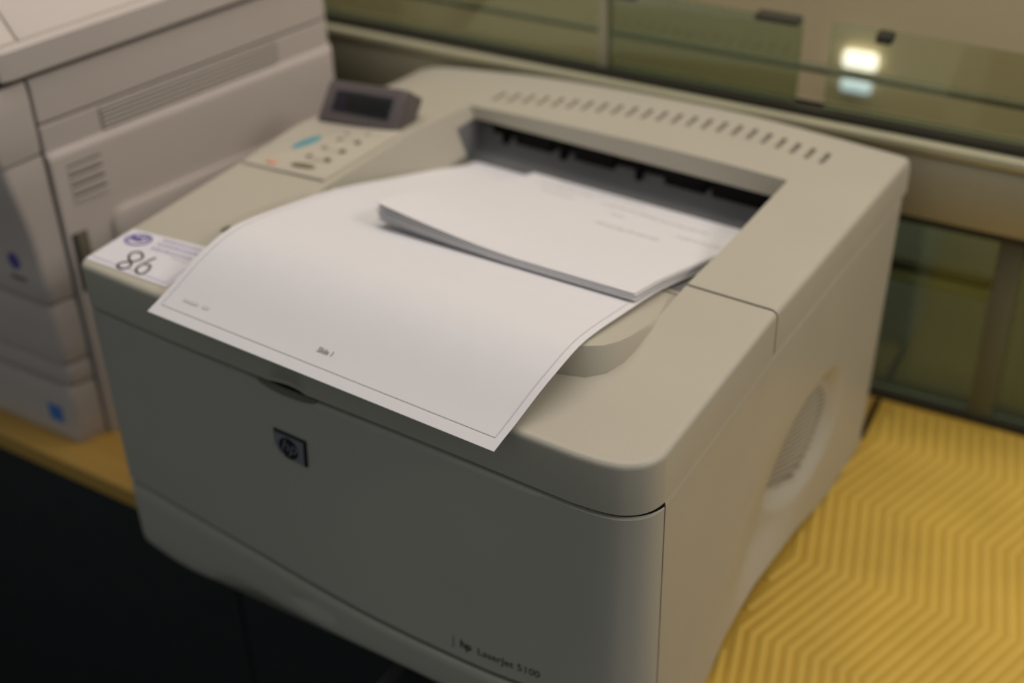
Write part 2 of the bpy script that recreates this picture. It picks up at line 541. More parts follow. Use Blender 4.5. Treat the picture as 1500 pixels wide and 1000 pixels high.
# --- rear top cover: height field
def zedge(y): return interp(y, [(0.187, 0.2880), (0.265, 0.2840), (0.33, 0.2815), (0.40, 0.2785), (0.47, 0.275)])
def yrear(x): return 0.463 + 0.006 * sstep(0.0, 0.35, x)
ZREAR = [(0, 0.2470), (0.017, 0.2535), (0.04, 0.2580), (0.08, 0.2635), (0.137, 0.2700), (0.21, 0.2750), (0.28, 0.2780), (0.345, 0.2797), (0.41, 0.2785), (0.49, 0.2753)]
def ztop(x, y):
    z = zedge(y)
    b = sstep(0.24, 0.463, y)
    z += b * (catmull(x, ZREAR) - 0.2753) - (1 - b) * 0.010 * (1 - sstep(0.0, 0.115, x))
    if x < 0.112 and y < 0.300:
        z = min(z, 0.2762 + 0.0066 * x / 0.095 - 0.0028)
    r = 0.0055
    for d in (W - x, yrear(x) - y):
        if d < r:
            z -= r - math.sqrt(max(0, r * r - (r - d) ** 2))
    return z
gx = lin(0, 0.03, 4) + lin(0.03, 0.46, 34)[1:] + lin(0.46, 0.482, 4)[1:] + [0.4845, 0.486, 0.4875, 0.4887, 0.4895, 0.49]
gv = [0, 0.05] + lin(0.05, 0.93, 22)[1:] + [0.955, 0.97, 0.98, 0.987, 0.992, 0.996, 0.999, 1.0]
Y0 = YS + 0.0018
vt, fc = [], []
nx, ny = len(gx), len(gv)
for x in gx:
    for t in gv:
        y = Y0 + (yrear(x) - Y0) * t
        vt.append((x, y, ztop(x, y)))
n0 = len(vt)
for x in gx:
    for t in gv:
        y = Y0 + (yrear(x) - Y0) * t
        vt.append((x, y, side_seam(y) + 0.0006 if (x > 0.456 or x < 0.004) else 0.232))
for i in range(nx - 1):
    for j in range(ny - 1):
        a, b, c, d = i * ny + j, (i + 1) * ny + j, (i + 1) * ny + j + 1, i * ny + j + 1
        fc.append((a, b, c, d)); fc.append((n0 + d, n0 + c, n0 + b, n0 + a))
for i in range(nx - 1):
    for j in (0, ny - 1):
        a, b = i * ny + j, (i + 1) * ny + j
        fc.append((a, b, n0 + b, n0 + a))
for j in range(ny - 1):
    for i in (0, nx - 1):
        a, b = i * ny + j, i * ny + j + 1
        fc.append((a, b, n0 + b, n0 + a))
cover = obj('top_rear_cover', vt, fc, 'beige', pr, 40)

def zfloor(y): return 0.2775 - 0.30 * (y - 0.185)
def wall_x(y, z): return 0.0955 + 0.0135 * (y - 0.19) / 0.15 + max(0.0, 0.285 - z) * 0.385
def well_loop(y, dz=0.0, top=0.34, xr=0.42):
    zf = zfloor(y) - dz
    return [(wall_x(y, zf), y, zf), (xr, y, zf), (xr, y, top), (wall_x(y, 0.285), y, top), (wall_x(y, 0.285), y, 0.285)]
LIPY = 0.372
def well_cutters():
    ls = [well_loop(y) for y in (0.170, 0.20, 0.26, 0.32, 0.352)]
    a = loft('c1', ls + [well_loop(LIPY)], 'beige', None, 0)
    b = box('c2', (0.1160, 0.346, 0.17), (0.42, 0.415, 0.2635), 'beige', None)
    for c in (a, b):
        c.data.transform(Matrix.Translation(-OFF[pr.name]))
        c.location = OFF[pr.name]
    return [a, b]
boolean(cover, well_cutters())
# soft lower lip edge is left square; ventilation slots
sl = []
vt, fc = [], []
for i in range(23):
    x = 0.128 + (0.431 - 0.128) * i / 22
    f = (x - 0.128) / 0.303
    yc = 0.402 + 0.030 * math.sin(math.pi * min(1, f * 0.62)) + (-0.006 * sstep(0.75, 1.0, f))
    zc = ztop(x, yc)
    n = len(vt)
    for (dx, dy) in ((-0.0024, -0.0105), (0.0024, -0.0105), (0.0024, 0.0105), (-0.0024, 0.0105)):
        vt.append((x + dx, yc + dy, zc - 0.0065))
    for (dx, dy) in ((-0.0024, -0.0105), (0.0024, -0.0105), (0.0024, 0.0105), (-0.0024, 0.0105)):
        vt.append((x + dx, yc + dy, zc + 0.01))
    for q in ((0, 1, 2, 3), (4, 5, 6, 7), (0, 1, 5, 4), (1, 2, 6, 5), (2, 3, 7, 6), (3, 0, 4, 7)):
        fc.append(tuple(n + k for k in q))
sc = obj('c3', vt, fc, 'beige', None, 0)
sc.data.transform(Matrix.Translation(-OFF[pr.name])); sc.location = OFF[pr.name]
boolean(cover, [sc])

# --- inner body
def yr_body(z): return 0.441 + 0.024 * (z + 0.01) / 0.28
body = loft('body', [[(0.003, 0.032, z), (W - 0.034, 0.032, z), (W - 0.034, yr_body(z), z), (0.003, yr_body(z), z)] for z in (-0.012, 0.240)], 'beige', pr, 30)
boolean(body, well_cutters())
box('left_panel', (0.0, 0.0165, -0.010), (0.0028, 0.445, 0.2425), 'beige2', pr, 0.001)
for fx, fy in ((0.06, 0.10), (0.43, 0.12), (0.06, 0.40), (0.43, 0.40)):
    tube('foot', [(fx, fy, T), (fx, fy, -0.010)], 0.012, 'dark', pr, 12)

# --- grey output tray liner
def liner():
    rows = []
    for y in (0.196, 0.24, 0.29, 0.34, 0.366):
        z = zfloor(y) + 0.0008
        rows.append([(wall_x(y, z) - 0.0015, y, z), (0.4192, y, z)])
    rows[-1] = [(0.1175, 0.366, rows[-1][0][2]), rows[-1][1]]
    z1 = rows[-1][0][2]
    rows.append([(0.1175, 0.376, z1 + 0.006), (0.4192, 0.376, z1 + 0.006)])
    rows.append([(0.1175, 0.389, 0.2500), (0.4192, 0.389, 0.2500)])
    vts, fs = [], []
    for r in rows: vts += r
    n = len(vts)
    vts += [(x, y + 0.0012, z - 0.0012) for (x, y, z) in vts]
    for i in range(len(rows) - 1):
        a = 2 * i
        fs += [(a, a + 1, a + 3, a + 2), (n + a + 2, n + a + 3, n + a + 1, n + a), (a, a + 2, n + a + 2, n + a), (a + 1, n + a + 1, n + a + 3, a + 3)]
    fs += [(0, n, n + 1, 1), (2 * len(rows) - 2, 2 * len(rows) - 1, n + 2 * len(rows) - 1, n + 2 * len(rows) - 2)]
    return vts, fs
lv, lf = liner()
obj('output_tray', lv, lf, 'trayg', pr, 20)
box('tray_wall', (0.1163, 0.3470, 0.205), (0.1178, 0.413, 0.2625), 'trayg', pr)
eg = box('exit_guide', (0.134, 0.3800, 0.2490), (0.4195, 0.412, 0.2632), 'black', pr, 0.0006)
for (x0, x1, z0) in ((0.1455, 0.1500, 0.2415), (0.160, 0.197, 0.2450), (0.2050, 0.2100, 0.2410), (0.220, 0.259, 0.2450), (0.2800, 0.2850, 0.2410), (0.308, 0.346, 0.2450), (0.3525, 0.404, 0.2450)):
    box('exit_finger', (x0, 0.3770, z0), (x1, 0.386, 0.2632), 'black', eg, 0.0006)

# --- front door
def door_loop(z, ins=0.0):
    pts = [(0.004, 0.030)] + front_line(z)
    out = []
    for (x, y) in pts + [(0.484, 0.0168), (0.484, 0.030)]:
        out.append((0.245 + (x - 0.245) * (1 - 2 * ins / W), y + ins * 1.2, z))
    return out
zs = [0.0645, 0.0655] + lin(0.07, 0.235, 8) + [0.2393, 0.2402]
door = loft('front_door', [door_loop(z, 0.001 if z in (0.0645, 0.2402) else 0.0) for z in zs], 'beige2', pr, 50)
def ellipsoid(c, r, nu=28, nv=14):
    bm = bmesh.new()
    bmesh.ops.create_uvsphere(bm, u_segments=nu, v_segments=nv, radius=1)
    for v in bm.verts:
        v.co = Vector((c[0] + v.co.x * r[0], c[1] + v.co.y * r[1], c[2] + v.co.z * r[2]))
    me = bpy.data.meshes.new('e'); bm.to_mesh(me); bm.free()
    o = finish('ce', me, 'beige2', None, 0)
    o.data.transform(Matrix.Translation(-OFF[pr.name])); o.location = OFF[pr.name]
    return o
boolean(door, [ellipsoid((0.2035, -0.004, 0.2425), (0.030, 0.018, 0.0078))], smooth=50)
boolean(lid, [ellipsoid((0.2035, -0.021, 0.2455), (0.031, 0.0165, 0.0105))], smooth=50)

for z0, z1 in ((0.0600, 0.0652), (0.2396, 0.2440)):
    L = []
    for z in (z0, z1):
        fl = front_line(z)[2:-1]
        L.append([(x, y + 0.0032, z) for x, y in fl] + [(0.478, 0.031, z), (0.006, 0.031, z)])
    loft('seam_shadow', L, 'black', pr, 30)  # black strips painted in as the shade inside the front seams
def on_front(x0, z0, off=0.0004):
    return lambda u, w: Vector((x0 + u, yfront(x0 + u, z0 + w) - off, z0 + w))
# badge
def badge():
    prof = []
    x0, x1, z0, z1 = 0.188, 0.2185, 0.1795, 0.2025
    base = [(x0, z1), (x1, z1), (x1, z0), (x0 + 0.012, z0 + 0.001), (x0 + 0.004, z0 + 0.004), (x0 + 0.0005, z0 + 0.009)]
    return base
BP = badge()
loft('badge', [[(x, yfront(x, z) + 0.001, z) for x, z in BP], [(x, yfront(x, z) - 0.0012, z) for x, z in BP],
     [(0.2033 + (x - 0.2033) * 0.94, yfront(x, z) - 0.0018, 0.191 + (z - 0.191) * 0.94) for x, z in BP]], 'badgedark', pr, 20)
BI = [(0.2033 + (x - 0.2033) * 0.88, 0.191 + (z - 0.191) * 0.86) for x, z in BP]
bp = loft('badge_plate', [[(x, yfront(x, z) - 0.0015, z) for x, z in BI], [(x, yfront(x, z) - 0.0024, z) for x, z in BI]], 'silver', pr, 20)
cir = [(0.2025 + 0.0093 * math.cos(t), 0.1905 + 0.0093 * math.sin(t)) for t in [2 * math.pi * i / 28 for i in range(28)]]
loft('badge_disc', [[(x, yfront(x, z) - 0.0024, z) for x, z in cir], [(x, yfront(x, z) - 0.0024, z) for x, z in cir]], 'badgedark', bp, 20)
text('badge_letters', 'hp', 0.0150, on_front(0.1953, 0.1877, 0.0026), 'silver', bp, shear=0.3)
# model name on the door
text('lettering', 'hp', 0.0098, on_front(0.353, 0.0768, 0.0004), 'inkdark', pr, bold=0.00022)
text('lettering', 'LaserJet 5100', 0.0092, on_front(0.3675, 0.0768, 0.0004), 'inkdark', pr)
text('lettering', '|', 0.0125, on_front(0.3455, 0.0758, 0.0004), 'trayg', pr)

# --- paper tray front
ZB = [(0, -0.004), (0.008, -0.008), (0.025, -0.0115), (0.045, -0.0145), (0.07, -0.0140), (0.088, -0.0110), (0.099, -0.0040), (0.110, 0.0050), (0.118, 0.0066), (0.147, 0.0075), (0.217, 0.013), (0.284, 0.020), (0.35, 0.021), (0.43, 0.016), (0.49, 0.004)]
def tray_loop(f, ins=0.0):
    pts = [(0.004, 0.030)] + front_line(0.05) + [(0.484, 0.0168), (0.484, 0.030)]
    out = []
    for (x, y) in pts:
        zb = catmull(x, ZB)
        z = zb + (0.0608 - zb) * f
        curl = 0.006 * max(0, 1 - f / 0.25) ** 2 * max(0.0, min(1.0, (0.006 - y) / 0.012))
        out.append((0.245 + (x - 0.245) * (1 - 2 * ins / W), y + ins + curl, z))
    return out
tf = loft('paper_tray_front', [tray_loop(f) for f in (0, 0.06, 0.15, 0.3, 0.5, 0.75, 0.97)] + [tray_loop(1.0, 0.001)], 'beige2', pr, 50)
boolean(tf, [ellipsoid((0.2105, -0.0235, 0.0375), (0.026, 0.0115, 0.0105))], smooth=50)
def rounded_slot(cx, cz, rx, rz, y):
    return [(cx + rx * math.cos(t), y, cz + rz * math.sin(t)) for t in [2 * math.pi * i / 24 for i in range(24)]]
box('tray_grip', (0.204, -0.0150, 0.0400), (0.224, -0.0120, 0.0425), 'trayg', pr, 0.0005)

# --- right side panel with dished vent
ZBS = [(0.0, -0.0115), (0.105, -0.0115), (0.118, -0.006), (0.130, 0.003), (0.143, 0.009), (0.19, 0.012), (0.25, 0.0095), (0.288, 0.005), (0.32, -0.004), (0.35, -0.010), (0.38, -0.0115), (0.47, -0.0115)]
def dish(y, z):
    """how far the right side is pressed in"""
    # round bowl of the vent, cut off along its upper front edge
    u = abs(y - 0.288) / 0.071; w = abs(z - 0.100) / 0.054
    r = (u ** 2.4 + w ** 2.4) ** (1 / 2.4)
    d = 0.012 * (1 - sstep(0.62, 1.04, r))
    # hand grip scooped out below
    g = 0.012 * math.exp(-((y - 0.200 - 0.30 * max(0, z)) / 0.048) ** 2) * sstep(0.16, 0.05, z) * sstep(0.0, 0.05, z)
    return d + g
sy = lin(0.0, 1.0, 150); sz = lin(0, 1, 90)
vt, fc = [], []
def side_pt(a, b):
    y = 0.0182 + (0.4435 - 0.0182) * a
    zb = catmull(y, ZBS); zs_ = side_seam(y) - 0.0012
    z = zb + (zs_ - zb) * b
    y2 = y + (yr_body(z) - 0.4415) * a
    e = 0.0
    rr = 0.006
    dr = yr_body(z) + 0.002 - y2
    if dr < rr: e += rr - math.sqrt(max(0, rr * rr - (rr - dr) ** 2))
    if b > 0.995: e += 0.0008
    return (W - dish(y2, z) - e, y2, z)
for a in sy:
    for b in sz:
        vt.append(side_pt(a, b))
n0 = len(vt); ny = len(sz); nx = len(sy)
for a in sy:
    for b in sz:
        p = side_pt(a, b); vt.append((W - 0.033, p[1], p[2]))
for i in range(nx - 1):
    for j in range(ny - 1):
        a, b, c, d = i * ny + j, (i + 1) * ny + j, (i + 1) * ny + j + 1, i * ny + j + 1
        fc.append((a, b, c, d)); fc.append((n0 + d, n0 + c, n0 + b, n0 + a))
for i in range(nx - 1):
    for j in (0, ny - 1):
        a, b = i * ny + j, (i + 1) * ny + j
        fc.append((a, b, n0 + b, n0 + a))
for j in range(ny - 1):
    for i in (0, nx - 1):
        a, b = i * ny + j, i * ny + j + 1
        fc.append((a, b, n0 + b, n0 + a))
side = obj('side_panel', vt, fc, 'beige', pr, 50)
# dark plate standing in for the shade between the slanted slats
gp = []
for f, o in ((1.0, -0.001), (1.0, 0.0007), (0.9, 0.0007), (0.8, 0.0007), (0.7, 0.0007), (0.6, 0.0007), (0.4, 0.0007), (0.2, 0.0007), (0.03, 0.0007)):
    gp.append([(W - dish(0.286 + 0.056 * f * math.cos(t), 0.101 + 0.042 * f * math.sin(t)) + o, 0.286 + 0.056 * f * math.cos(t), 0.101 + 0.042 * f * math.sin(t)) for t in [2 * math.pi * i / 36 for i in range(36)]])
loft('vent_shade_plate', gp + [[(x - 0.0015, y, z) for x, y, z in l] for l in reversed(gp[1:])], 'ventdark', side, 30, False)
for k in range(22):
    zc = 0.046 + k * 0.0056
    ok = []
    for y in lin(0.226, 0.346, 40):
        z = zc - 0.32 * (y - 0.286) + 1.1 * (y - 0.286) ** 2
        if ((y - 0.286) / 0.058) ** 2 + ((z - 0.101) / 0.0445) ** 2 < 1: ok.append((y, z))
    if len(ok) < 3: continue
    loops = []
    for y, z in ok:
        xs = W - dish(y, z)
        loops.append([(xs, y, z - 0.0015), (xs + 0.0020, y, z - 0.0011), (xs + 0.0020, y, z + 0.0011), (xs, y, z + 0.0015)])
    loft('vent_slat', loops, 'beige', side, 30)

# --- control panel
PC = [(0.003, 0.1905, 0.2762), (0.0900, 0.1905, 0.2825), (0.0995, 0.291, 0.2830), (0.014, 0.291, 0.2700)]   # FL FR RR RL
def pan(u, w, off=0.0):
    a, b, c, d = [Vector(p) for p in PC]
    return (a * (1 - u) + b * u) * (1 - w) + (d * (1 - u) + c * u) * w + Vector((0, 0, off))
cp = loft('control_panel', [[pan(u, w, dz) for (u, w) in ((i0, j0), (1 - i0, j0), (1 - i0, 1 - j0), (i0, 1 - j0))] for dz, i0, j0 in ((-0.02, 0, 0), (-0.0008, 0, 0), (0.0, 0.012, 0.01))], 'panel', pr, 30)
def puv(x, y):
    # panel coordinates of a world point
    w = (y - 0.1905) / (0.291 - 0.1905)
    xl = 0.003 + 0.011 * w; xr = 0.0900 + 0.0095 * w
    return (x - xl) / (xr - xl), w
def button(name, cx, cy, rx, ry, rot, m, h=0.0016, n=20, sq=2.0):
    cx -= 0.003; cy += 0.0035
    pts = []
    for i in range(n):
        t = 2 * math.pi * i / n
        c, s = math.cos(t), math.sin(t)
        ex = math.copysign(abs(c) ** (2 / sq), c) * rx; ey = math.copysign(abs(s) ** (2 / sq), s) * ry
        pts.append((cx + ex * math.cos(rot) - ey * math.sin(rot), cy + ex * math.sin(rot) + ey * math.cos(rot)))
    L = []
    for dz, k in ((-0.001, 1), (h * 0.6, 1), (h, 0.8)):
        L.append([pan(*puv(cx + (x - cx) * k, cy + (y - cy) * k), dz) for x, y in pts])
    return loft(name, L, m, cp, 40)
button('go_button', 0.0345, 0.240, 0.0068, 0.0165, math.radians(-12), 'teal')
button('cancel_button', 0.032, 0.1955, 0.0058, 0.0028, math.radians(8), 'orange')
for (cx, cy) in ((0.0665, 0.2165), (0.0685, 0.2345), (0.0705, 0.2535)):
    b1 = button('key', cx, cy, 0.0135, 0.0048, math.radians(6), 'panel', 0.002, sq=3)
    for dx in (-0.0095, 0.0095):
        button('key_mark', cx + dx, cy - 0.001, 0.0035, 0.0026, 0.2, 'olive', 0.0024, 12)
button('key', 0.0625, 0.1995, 0.0115, 0.0030, math.radians(6), 'olive', 0.0018, sq=3)
for (cx, cy) in ((0.037, 0.2655), (0.057, 0.2675), (0.077, 0.271)):
    button('indicator_light', cx, cy, 0.0022, 0.0026, 0, 'olive', 0.0010, 10)

# display block, leaning back
DX0, DX1 = 0.0085, 0.0945
def dsp(x, h, d):
    """x along, h up the face, d behind the face"""
    f = (x - DX0) / (DX1 - DX0)
    return Vector((x, 0.2895 + h * 0.64 + d * 0.75, 0.2770 + 0.0065 * f + h * 0.77 - d * 0.62 + 0.0025 * f * (h / 0.033)))
hp = 0.0335
def disp_prof(x, k):
    return [dsp(x, 0.0 - 0.004, 0.0 + k), dsp(x, hp - 0.004 - k, 0.0 + k), dsp(x, hp - 0.001 - k, 0.0015 + k), dsp(x, hp - k, 0.004 + k), dsp(x, hp - 0.001, 0.026), dsp(x, -0.004, 0.026)]
dl = [disp_prof(DX0, 0.002), disp_prof(DX0 + 0.002, 0.0)] + [disp_prof(x, 0) for x in lin(DX0 + 0.01, DX1 - 0.01, 4)] + [disp_prof(DX1 - 0.0035, 0.0), disp_prof(DX1 - 0.001, 0.001), disp_prof(DX1, 0.003)]
dp = loft('display', dl, 'dispframe', pr, 35)
def dbox(name, x0, x1, h0, h1, d0, d1, m, parent, bev=0.0):
    return finish(name, boxdata((x0, h0, d0), (x1, h1, d1), bev, 2, lambda c: dsp(c.x, c.y, c.z)), m, parent, 30)
dbox('screen_bezel', 0.0205, 0.0825, 0.0055, 0.0245, -0.0007, 0.002, 'badgedark', dp, 0.0006)
dbox('screen', 0.034, 0.0795, 0.0085, 0.0225, -0.0011, 0.002, 'screen', dp, 0.0005)

# --- asset sticker on the lid
SZ = 0.2849
stk_c = [(0.0050, 0.0065), (0.0050, 0.058), (0.0450, 0.061), (0.0850, 0.064), (0.0870, 0.0055), (0.0450, 0.006)]
SDX, SDY = -0.0040, 0.0040
stk = loft('asset_sticker', [[(x, y, lid_top(y, x) + dz) for x, y in stk_c] for dz in (0.0001, 0.0006)], 'sticker', pr, 0)
def flat(dz=0.0006):
    return lambda x, y: Vector((x + SDX, y + SDY, lid_top(y + SDY, x + SDX) + dz + 0.0003))
F = flat()
def stroke(name, pts, wdt, m, parent, dz=0.0006):
    vts, fs = [], []
    for i, p in enumerate(pts):
        a = Vector(pts[max(0, i - 1)]); b = Vector(pts[min(len(pts) - 1, i + 1)])
        d = (b - a).normalized(); nrm = Vector((-d.y, d.x)) * wdt / 2
        for s in (1, -1):
            q = Vector(p) + nrm * s
            vts.append((q.x + SDX, q.y + SDY, lid_top(q.y + SDY, q.x + SDX) + dz + 0.0003))
    for i in range(len(pts) - 1):
        fs.append((2 * i, 2 * i + 1, 2 * i + 3, 2 * i + 2))
    return obj(name, vts, fs, m, parent, 0)
def arc(cx, cy, rx, ry, a0, a1, n=18, rot=0.0):
    r = []
    for i in range(n + 1):
        t = math.radians(a0 + (a1 - a0) * i / n)
        x, y = rx * math.cos(t), ry * math.sin(t)
        r.append((cx + x * math.cos(rot) - y * math.sin(rot), cy + x * math.sin(rot) + y * math.cos(rot)))
    return r
# handwritten 86
stroke('handwriting', [(0.0469, 0.0248), (0.0431, 0.0281), (0.0393, 0.0293), (0.0366, 0.0283), (0.0349, 0.0257), (0.0351, 0.0226), (0.0374, 0.0194), (0.0405, 0.0168), (0.0439, 0.0155), (0.0465, 0.0126), (0.0478, 0.0091), (0.0469, 0.0064), (0.0449, 0.0042), (0.0413, 0.0044), (0.0384, 0.0059), (0.0373, 0.0086), (0.0379, 0.0116), (0.0403, 0.0134), (0.0439, 0.0155), (0.0465, 0.0186), (0.0476, 0.0219), (0.0469, 0.0248)], 0.0021, 'pen', stk)
stroke('handwriting', [(0.0562, 0.0289), (0.0548, 0.0237), (0.054, 0.0179), (0.0535, 0.0133), (0.0543, 0.0095), (0.0569, 0.0067), (0.0602, 0.0054), (0.0631, 0.0059), (0.064, 0.0086), (0.0637, 0.0126), (0.0618, 0.0169), (0.0594, 0.0187), (0.0565, 0.0168)], 0.0021, 'pen', stk, 0.0007)
# oval emblem
stroke('emblem_ring', arc(0.0250, 0.0430, 0.0105, 0.0078, 0, 360, 28, 0.3), 0.0018, 'purple', stk)
text('emblem_letters', 'MD', 0.0105, lambda u, w: F(0.0172 + u * 0.95, 0.0388 + w + u * 0.22), 'purple', stk, bold=0.0004)
for r_, (ya, n) in enumerate(((0.0520, 9), (0.0455, 10), (0.0385, 9))):
    x = 0.0430
    for i in range(n):
        wd = random.uniform(0.0022, 0.0042)
        stroke('print_mark', [(x, ya + 0.04 * (x - 0.043)), (x + wd, ya + 0.04 * (x - 0.043))], 0.0034, 'lilac', stk)
        x += wd + 0.0014
        if x > 0.084: break
stroke('sticker_border', [(0.0115, 0.0075), (0.0880, 0.0055)], 0.0007, 'lilac', stk)
stroke('sticker_border', [(0.0880, 0.0055), (0.0865, 0.0345), (0.066, 0.0345)], 0.0006, 'lilac', stk)
# shadow at the ramp's left end, painted as a dark mark
stroke('ramp_shadow_mark', [(0.074, 0.0835), (0.074, 0.0925)], 0.004, 'olive', pr, 0.0004)

# ================================================================ papers
def sheet_fn(zl, zr, xl, xr):
    def f(u, y):
        x = catmull(y, xl) * (1 - u) + catmull(y, xr) * u
        z = catmull(y, zl) * (1 - u) + catmull(y, zr) * u
        return Vector((x, y, z))
    return f
def sheet_mesh(name, fn, y0, y1, th=0.0005, nu=14, nv=44, parent=None):
    vts, fs = [], []
    for i in range(nv + 1):
        for j in range(nu + 1):
            vts.append(fn(j / nu, y0(j / nu) + (y1(j / nu) - y0(j / nu)) * i / nv))
    n = len(vts)
    vts += [v - Vector((0, 0, th)) for v in vts]
    k = nu + 1
    for i in range(nv):
        for j in range(nu):
            a = i * k + j
            fs += [(a, a + 1, a + k + 1, a + k), (n + a + k, n + a + k + 1, n + a + 1, n + a)]
    for j in range(nu):
        for i in (0, nv):
            a = i * k + j
            fs.append((a, a + 1, n + a + 1, n + a))
    for i in range(nv):
        for j in (0, nu):
            a = i * k + j
            fs.append((a, a + k, n + a + k, n + a))
    return obj(name, vts, fs, 'paper', parent, 30)

A3Z = [(-0.045, 0.2755), (-0.031, 0.2812), (-0.012, 0.2890), (0.0, 0.2945), (0.021, 0.3035), (0.042, 0.3090), (0.060, 0.3100), (0.080, 0.3070), (0.118, 0.2985), (0.17, 0.2862), (0.20, 0.2772), (0.243, 0.2632), (0.295, 0.2470), (0.340, 0.2330), (0.375, 0.2225)]
A3ZL = A3ZR = A3Z
A3XL = [(-0.03, 0.0965), (0.0, 0.1015), (0.04, 0.1060), (0.1, 0.1065), (0.2, 0.110), (0.24, 0.114), (0.30, 0.121), (0.375, 0.131)]
A3XR = [(-0.03, 0.3935), (0.0, 0.3985), (0.04, 0.4040), (0.1, 0.4040), (0.2, 0.4045), (0.375, 0.414)]
a3 = sheet_fn(A3ZL, A3ZR, A3XL, A3XR)
big = sheet_mesh('paper_sheet', a3, lambda u: -0.0250 - 0.0065 * u, lambda u: 0.360)
tag(big, 'large white page with thin printed border draped over the front tray', 'paper')
def on_sheet(fn, dz=0.0005):
    return lambda u, y: fn(u, y) + Vector((0, 0, dz))
def sline(name, fn, pts, wd, m, parent, n=24):
    """pts: (u, y) polyline; thin strip that follows the sheet"""
    vts, fs = [], []
    for (u0, y0), (u1, y1) in zip(pts, pts[1:]):
        horiz = abs(u1 - u0) * 0.3 > abs(y1 - y0)
        b = len(vts)
        for i in range(n + 1):
            t = i / n
            u = u0 + (u1 - u0) * t; y = y0 + (y1 - y0) * t
            if horiz:
                vts += [fn(u, y - wd / 2), fn(u, y + wd / 2)]
            else:
                vts += [fn(u - wd / 0.6, y), fn(u + wd / 0.6, y)]
        for i in range(n):
            a = b + 2 * i
            fs.append((a, a + 1, a + 3, a + 2))
    return obj(name, vts, fs, m, parent, 0)
S3 = on_sheet(a3)
sline('printed_border', S3, [(0.018, 0.26), (0.018, -0.0170), (0.982, -0.0230), (0.982, 0.16)], 0.0006, 'inkfaint', big)
def sheet_text(name, txt, size, fn, u0, y0, width, m, parent, bold=0.0):
    return text(name, txt, size, lambda a, b: fn(u0 + a / width, y0 + b), m, parent, bold=bold)
sheet_text('page_caption', 'Slide 1', 0.0050, S3, 0.468, -0.0105, 0.297, 'ink', big, 0.0001)
for u0, u1 in ((0.062, 0.108), (0.121, 0.142)):
    sline('page_footer', S3, [(u0, -0.0085), (u1, -0.0087)], 0.0022, 'inkfaint', big, 4)

# stack of smaller pages lying on the large one
NS = 6
SXL = [(0.13, 0.1860), (0.25, 0.1890), (0.362, 0.1940)]
SXR = [(0.13, 0.4010), (0.25, 0.4050), (0.362, 0.4110)]
def stack_fn(k):
    h = 0.0012 + 0.00125 * k
    lift = (0.0055 + 0.0017 * k)
    jx = random.uniform(-0.0015, 0.0015); jy = random.uniform(-0.002, 0.002)
    def f(u, y):
        x = (catmull(y, SXL) * (1 - u) + catmull(y, SXR) * u) + jx
        uu = (x - catmull(y, A3XL)) / (catmull(y, A3XR) - catmull(y, A3XL))
        z = a3(uu, y).z + h
        z += lift * (max(0, 1 - u / 0.6) ** 1.6) * sstep(0.33, 0.13, y)
        return Vector((x, y, z))
    return f, jy
for k in range(NS):
    fn, jy = stack_fn(k)
    s = sheet_mesh('printed_page', fn, lambda u: 0.1365 + 0.006 * u + jy, lambda u: 0.353 + jy * 0.5, 0.0007, 16, 26)
    if k == NS - 1:
        tag(s, 'topmost white page of the small stack with faint printed lines', 'paper', 'small stack of printed pages')
        G = on_sheet(fn, 0.0005)
        for (u0, u1, y) in ((0.10, 0.34, 0.330), (0.14, 0.52, 0.345), (0.40, 0.62, 0.322), (0.52, 0.78, 0.268), (0.62, 0.86, 0.318), (0.16, 0.30, 0.312), (0.80, 0.97, 0.290), (0.5, 0.56, 0.300)):
            u = u0
            while u < u1:
                du = random.uniform(0.015, 0.045)
                sline('printed_word', G, [(u, y), (min(u1, u + du), y)], 0.0022, 'inkfaint', s, 3)
                u += du + 0.010
    else:
        tag(s, ['lowest white page of the small stack, lying on the large page', 'second lowest white page of the small paper stack', 'third lowest white page, in the middle of the small paper stack',
                'third white page from the top of the small paper stack', 'second white page from the top of the small paper stack'][k], 'paper', 'small stack of printed pages')

# ================================================================ copier on the left
C0 = Vector((-0.148, 0.080, 0))
SA = math.radians(15)
SD = Vector((math.sin(SA), math.cos(SA), 0)); SN = Vector((math.cos(SA), -math.sin(SA), 0))
cpz = thing('office_copier', (-0.35, 0.25, T), 'off-white office copier standing left of the laser printer', 'copier')
def fz(z): return interp(z, [(0.19, 0.0), (0.22, -0.003), (0.26, -0.010), (0.295, -0.015), (0.33, -0.016), (0.357, -0.012)])
def sp(u, z, o=0.0):
    """point on the side plane: u along, z up, o outward"""
    p = C0 + SD * u + SN * o
    return Vector((p.x, p.y, z))
def front_piece(name, z0, z1, m='copier', bulge=0.0, x0=-0.60):
    zs_ = lin(z0, z1, max(2, int((z1 - z0) / 0.012)))
    loops = []
    for i, z in enumerate(zs_):
        e = 0.0015 if i in (0, len(zs_) - 1) else 0.0
        f = fz(z) - bulge + e
        a = sp(0.0255, z, -e); 
        c = Vector((C0.x + SD.x * 0 - e, C0.y + f, z))
        # rounded corner
        c1 = Vector((c.x - 0.005, c.y, z)); c2 = Vector((c.x - 0.0012, c.y + 0.0014, z)); c3 = Vector((c.x + 0.0008, c.y + 0.006, z))
        loops.append([a, Vector((a.x - 0.03, a.y + 0.004, z)), Vector((x0, C0.y + 0.03, z)), Vector((x0, c.y, z)), Vector(((c.x + x0) / 2, c.y - 0.002, z)), c1, c2, c3])
    return loft(name, loops, m, cpz, 50)
front_piece('top_front_cover', 0.2865, 0.352, 'copier', 0.002)
front_piece('front_cover', 0.1420, 0.2840, 'copier')
front_piece('paper_drawer', 0.0755, 0.1395, 'copier')
front_piece('drawer_rim', 0.0505, 0.0730, 'copier', -0.001)
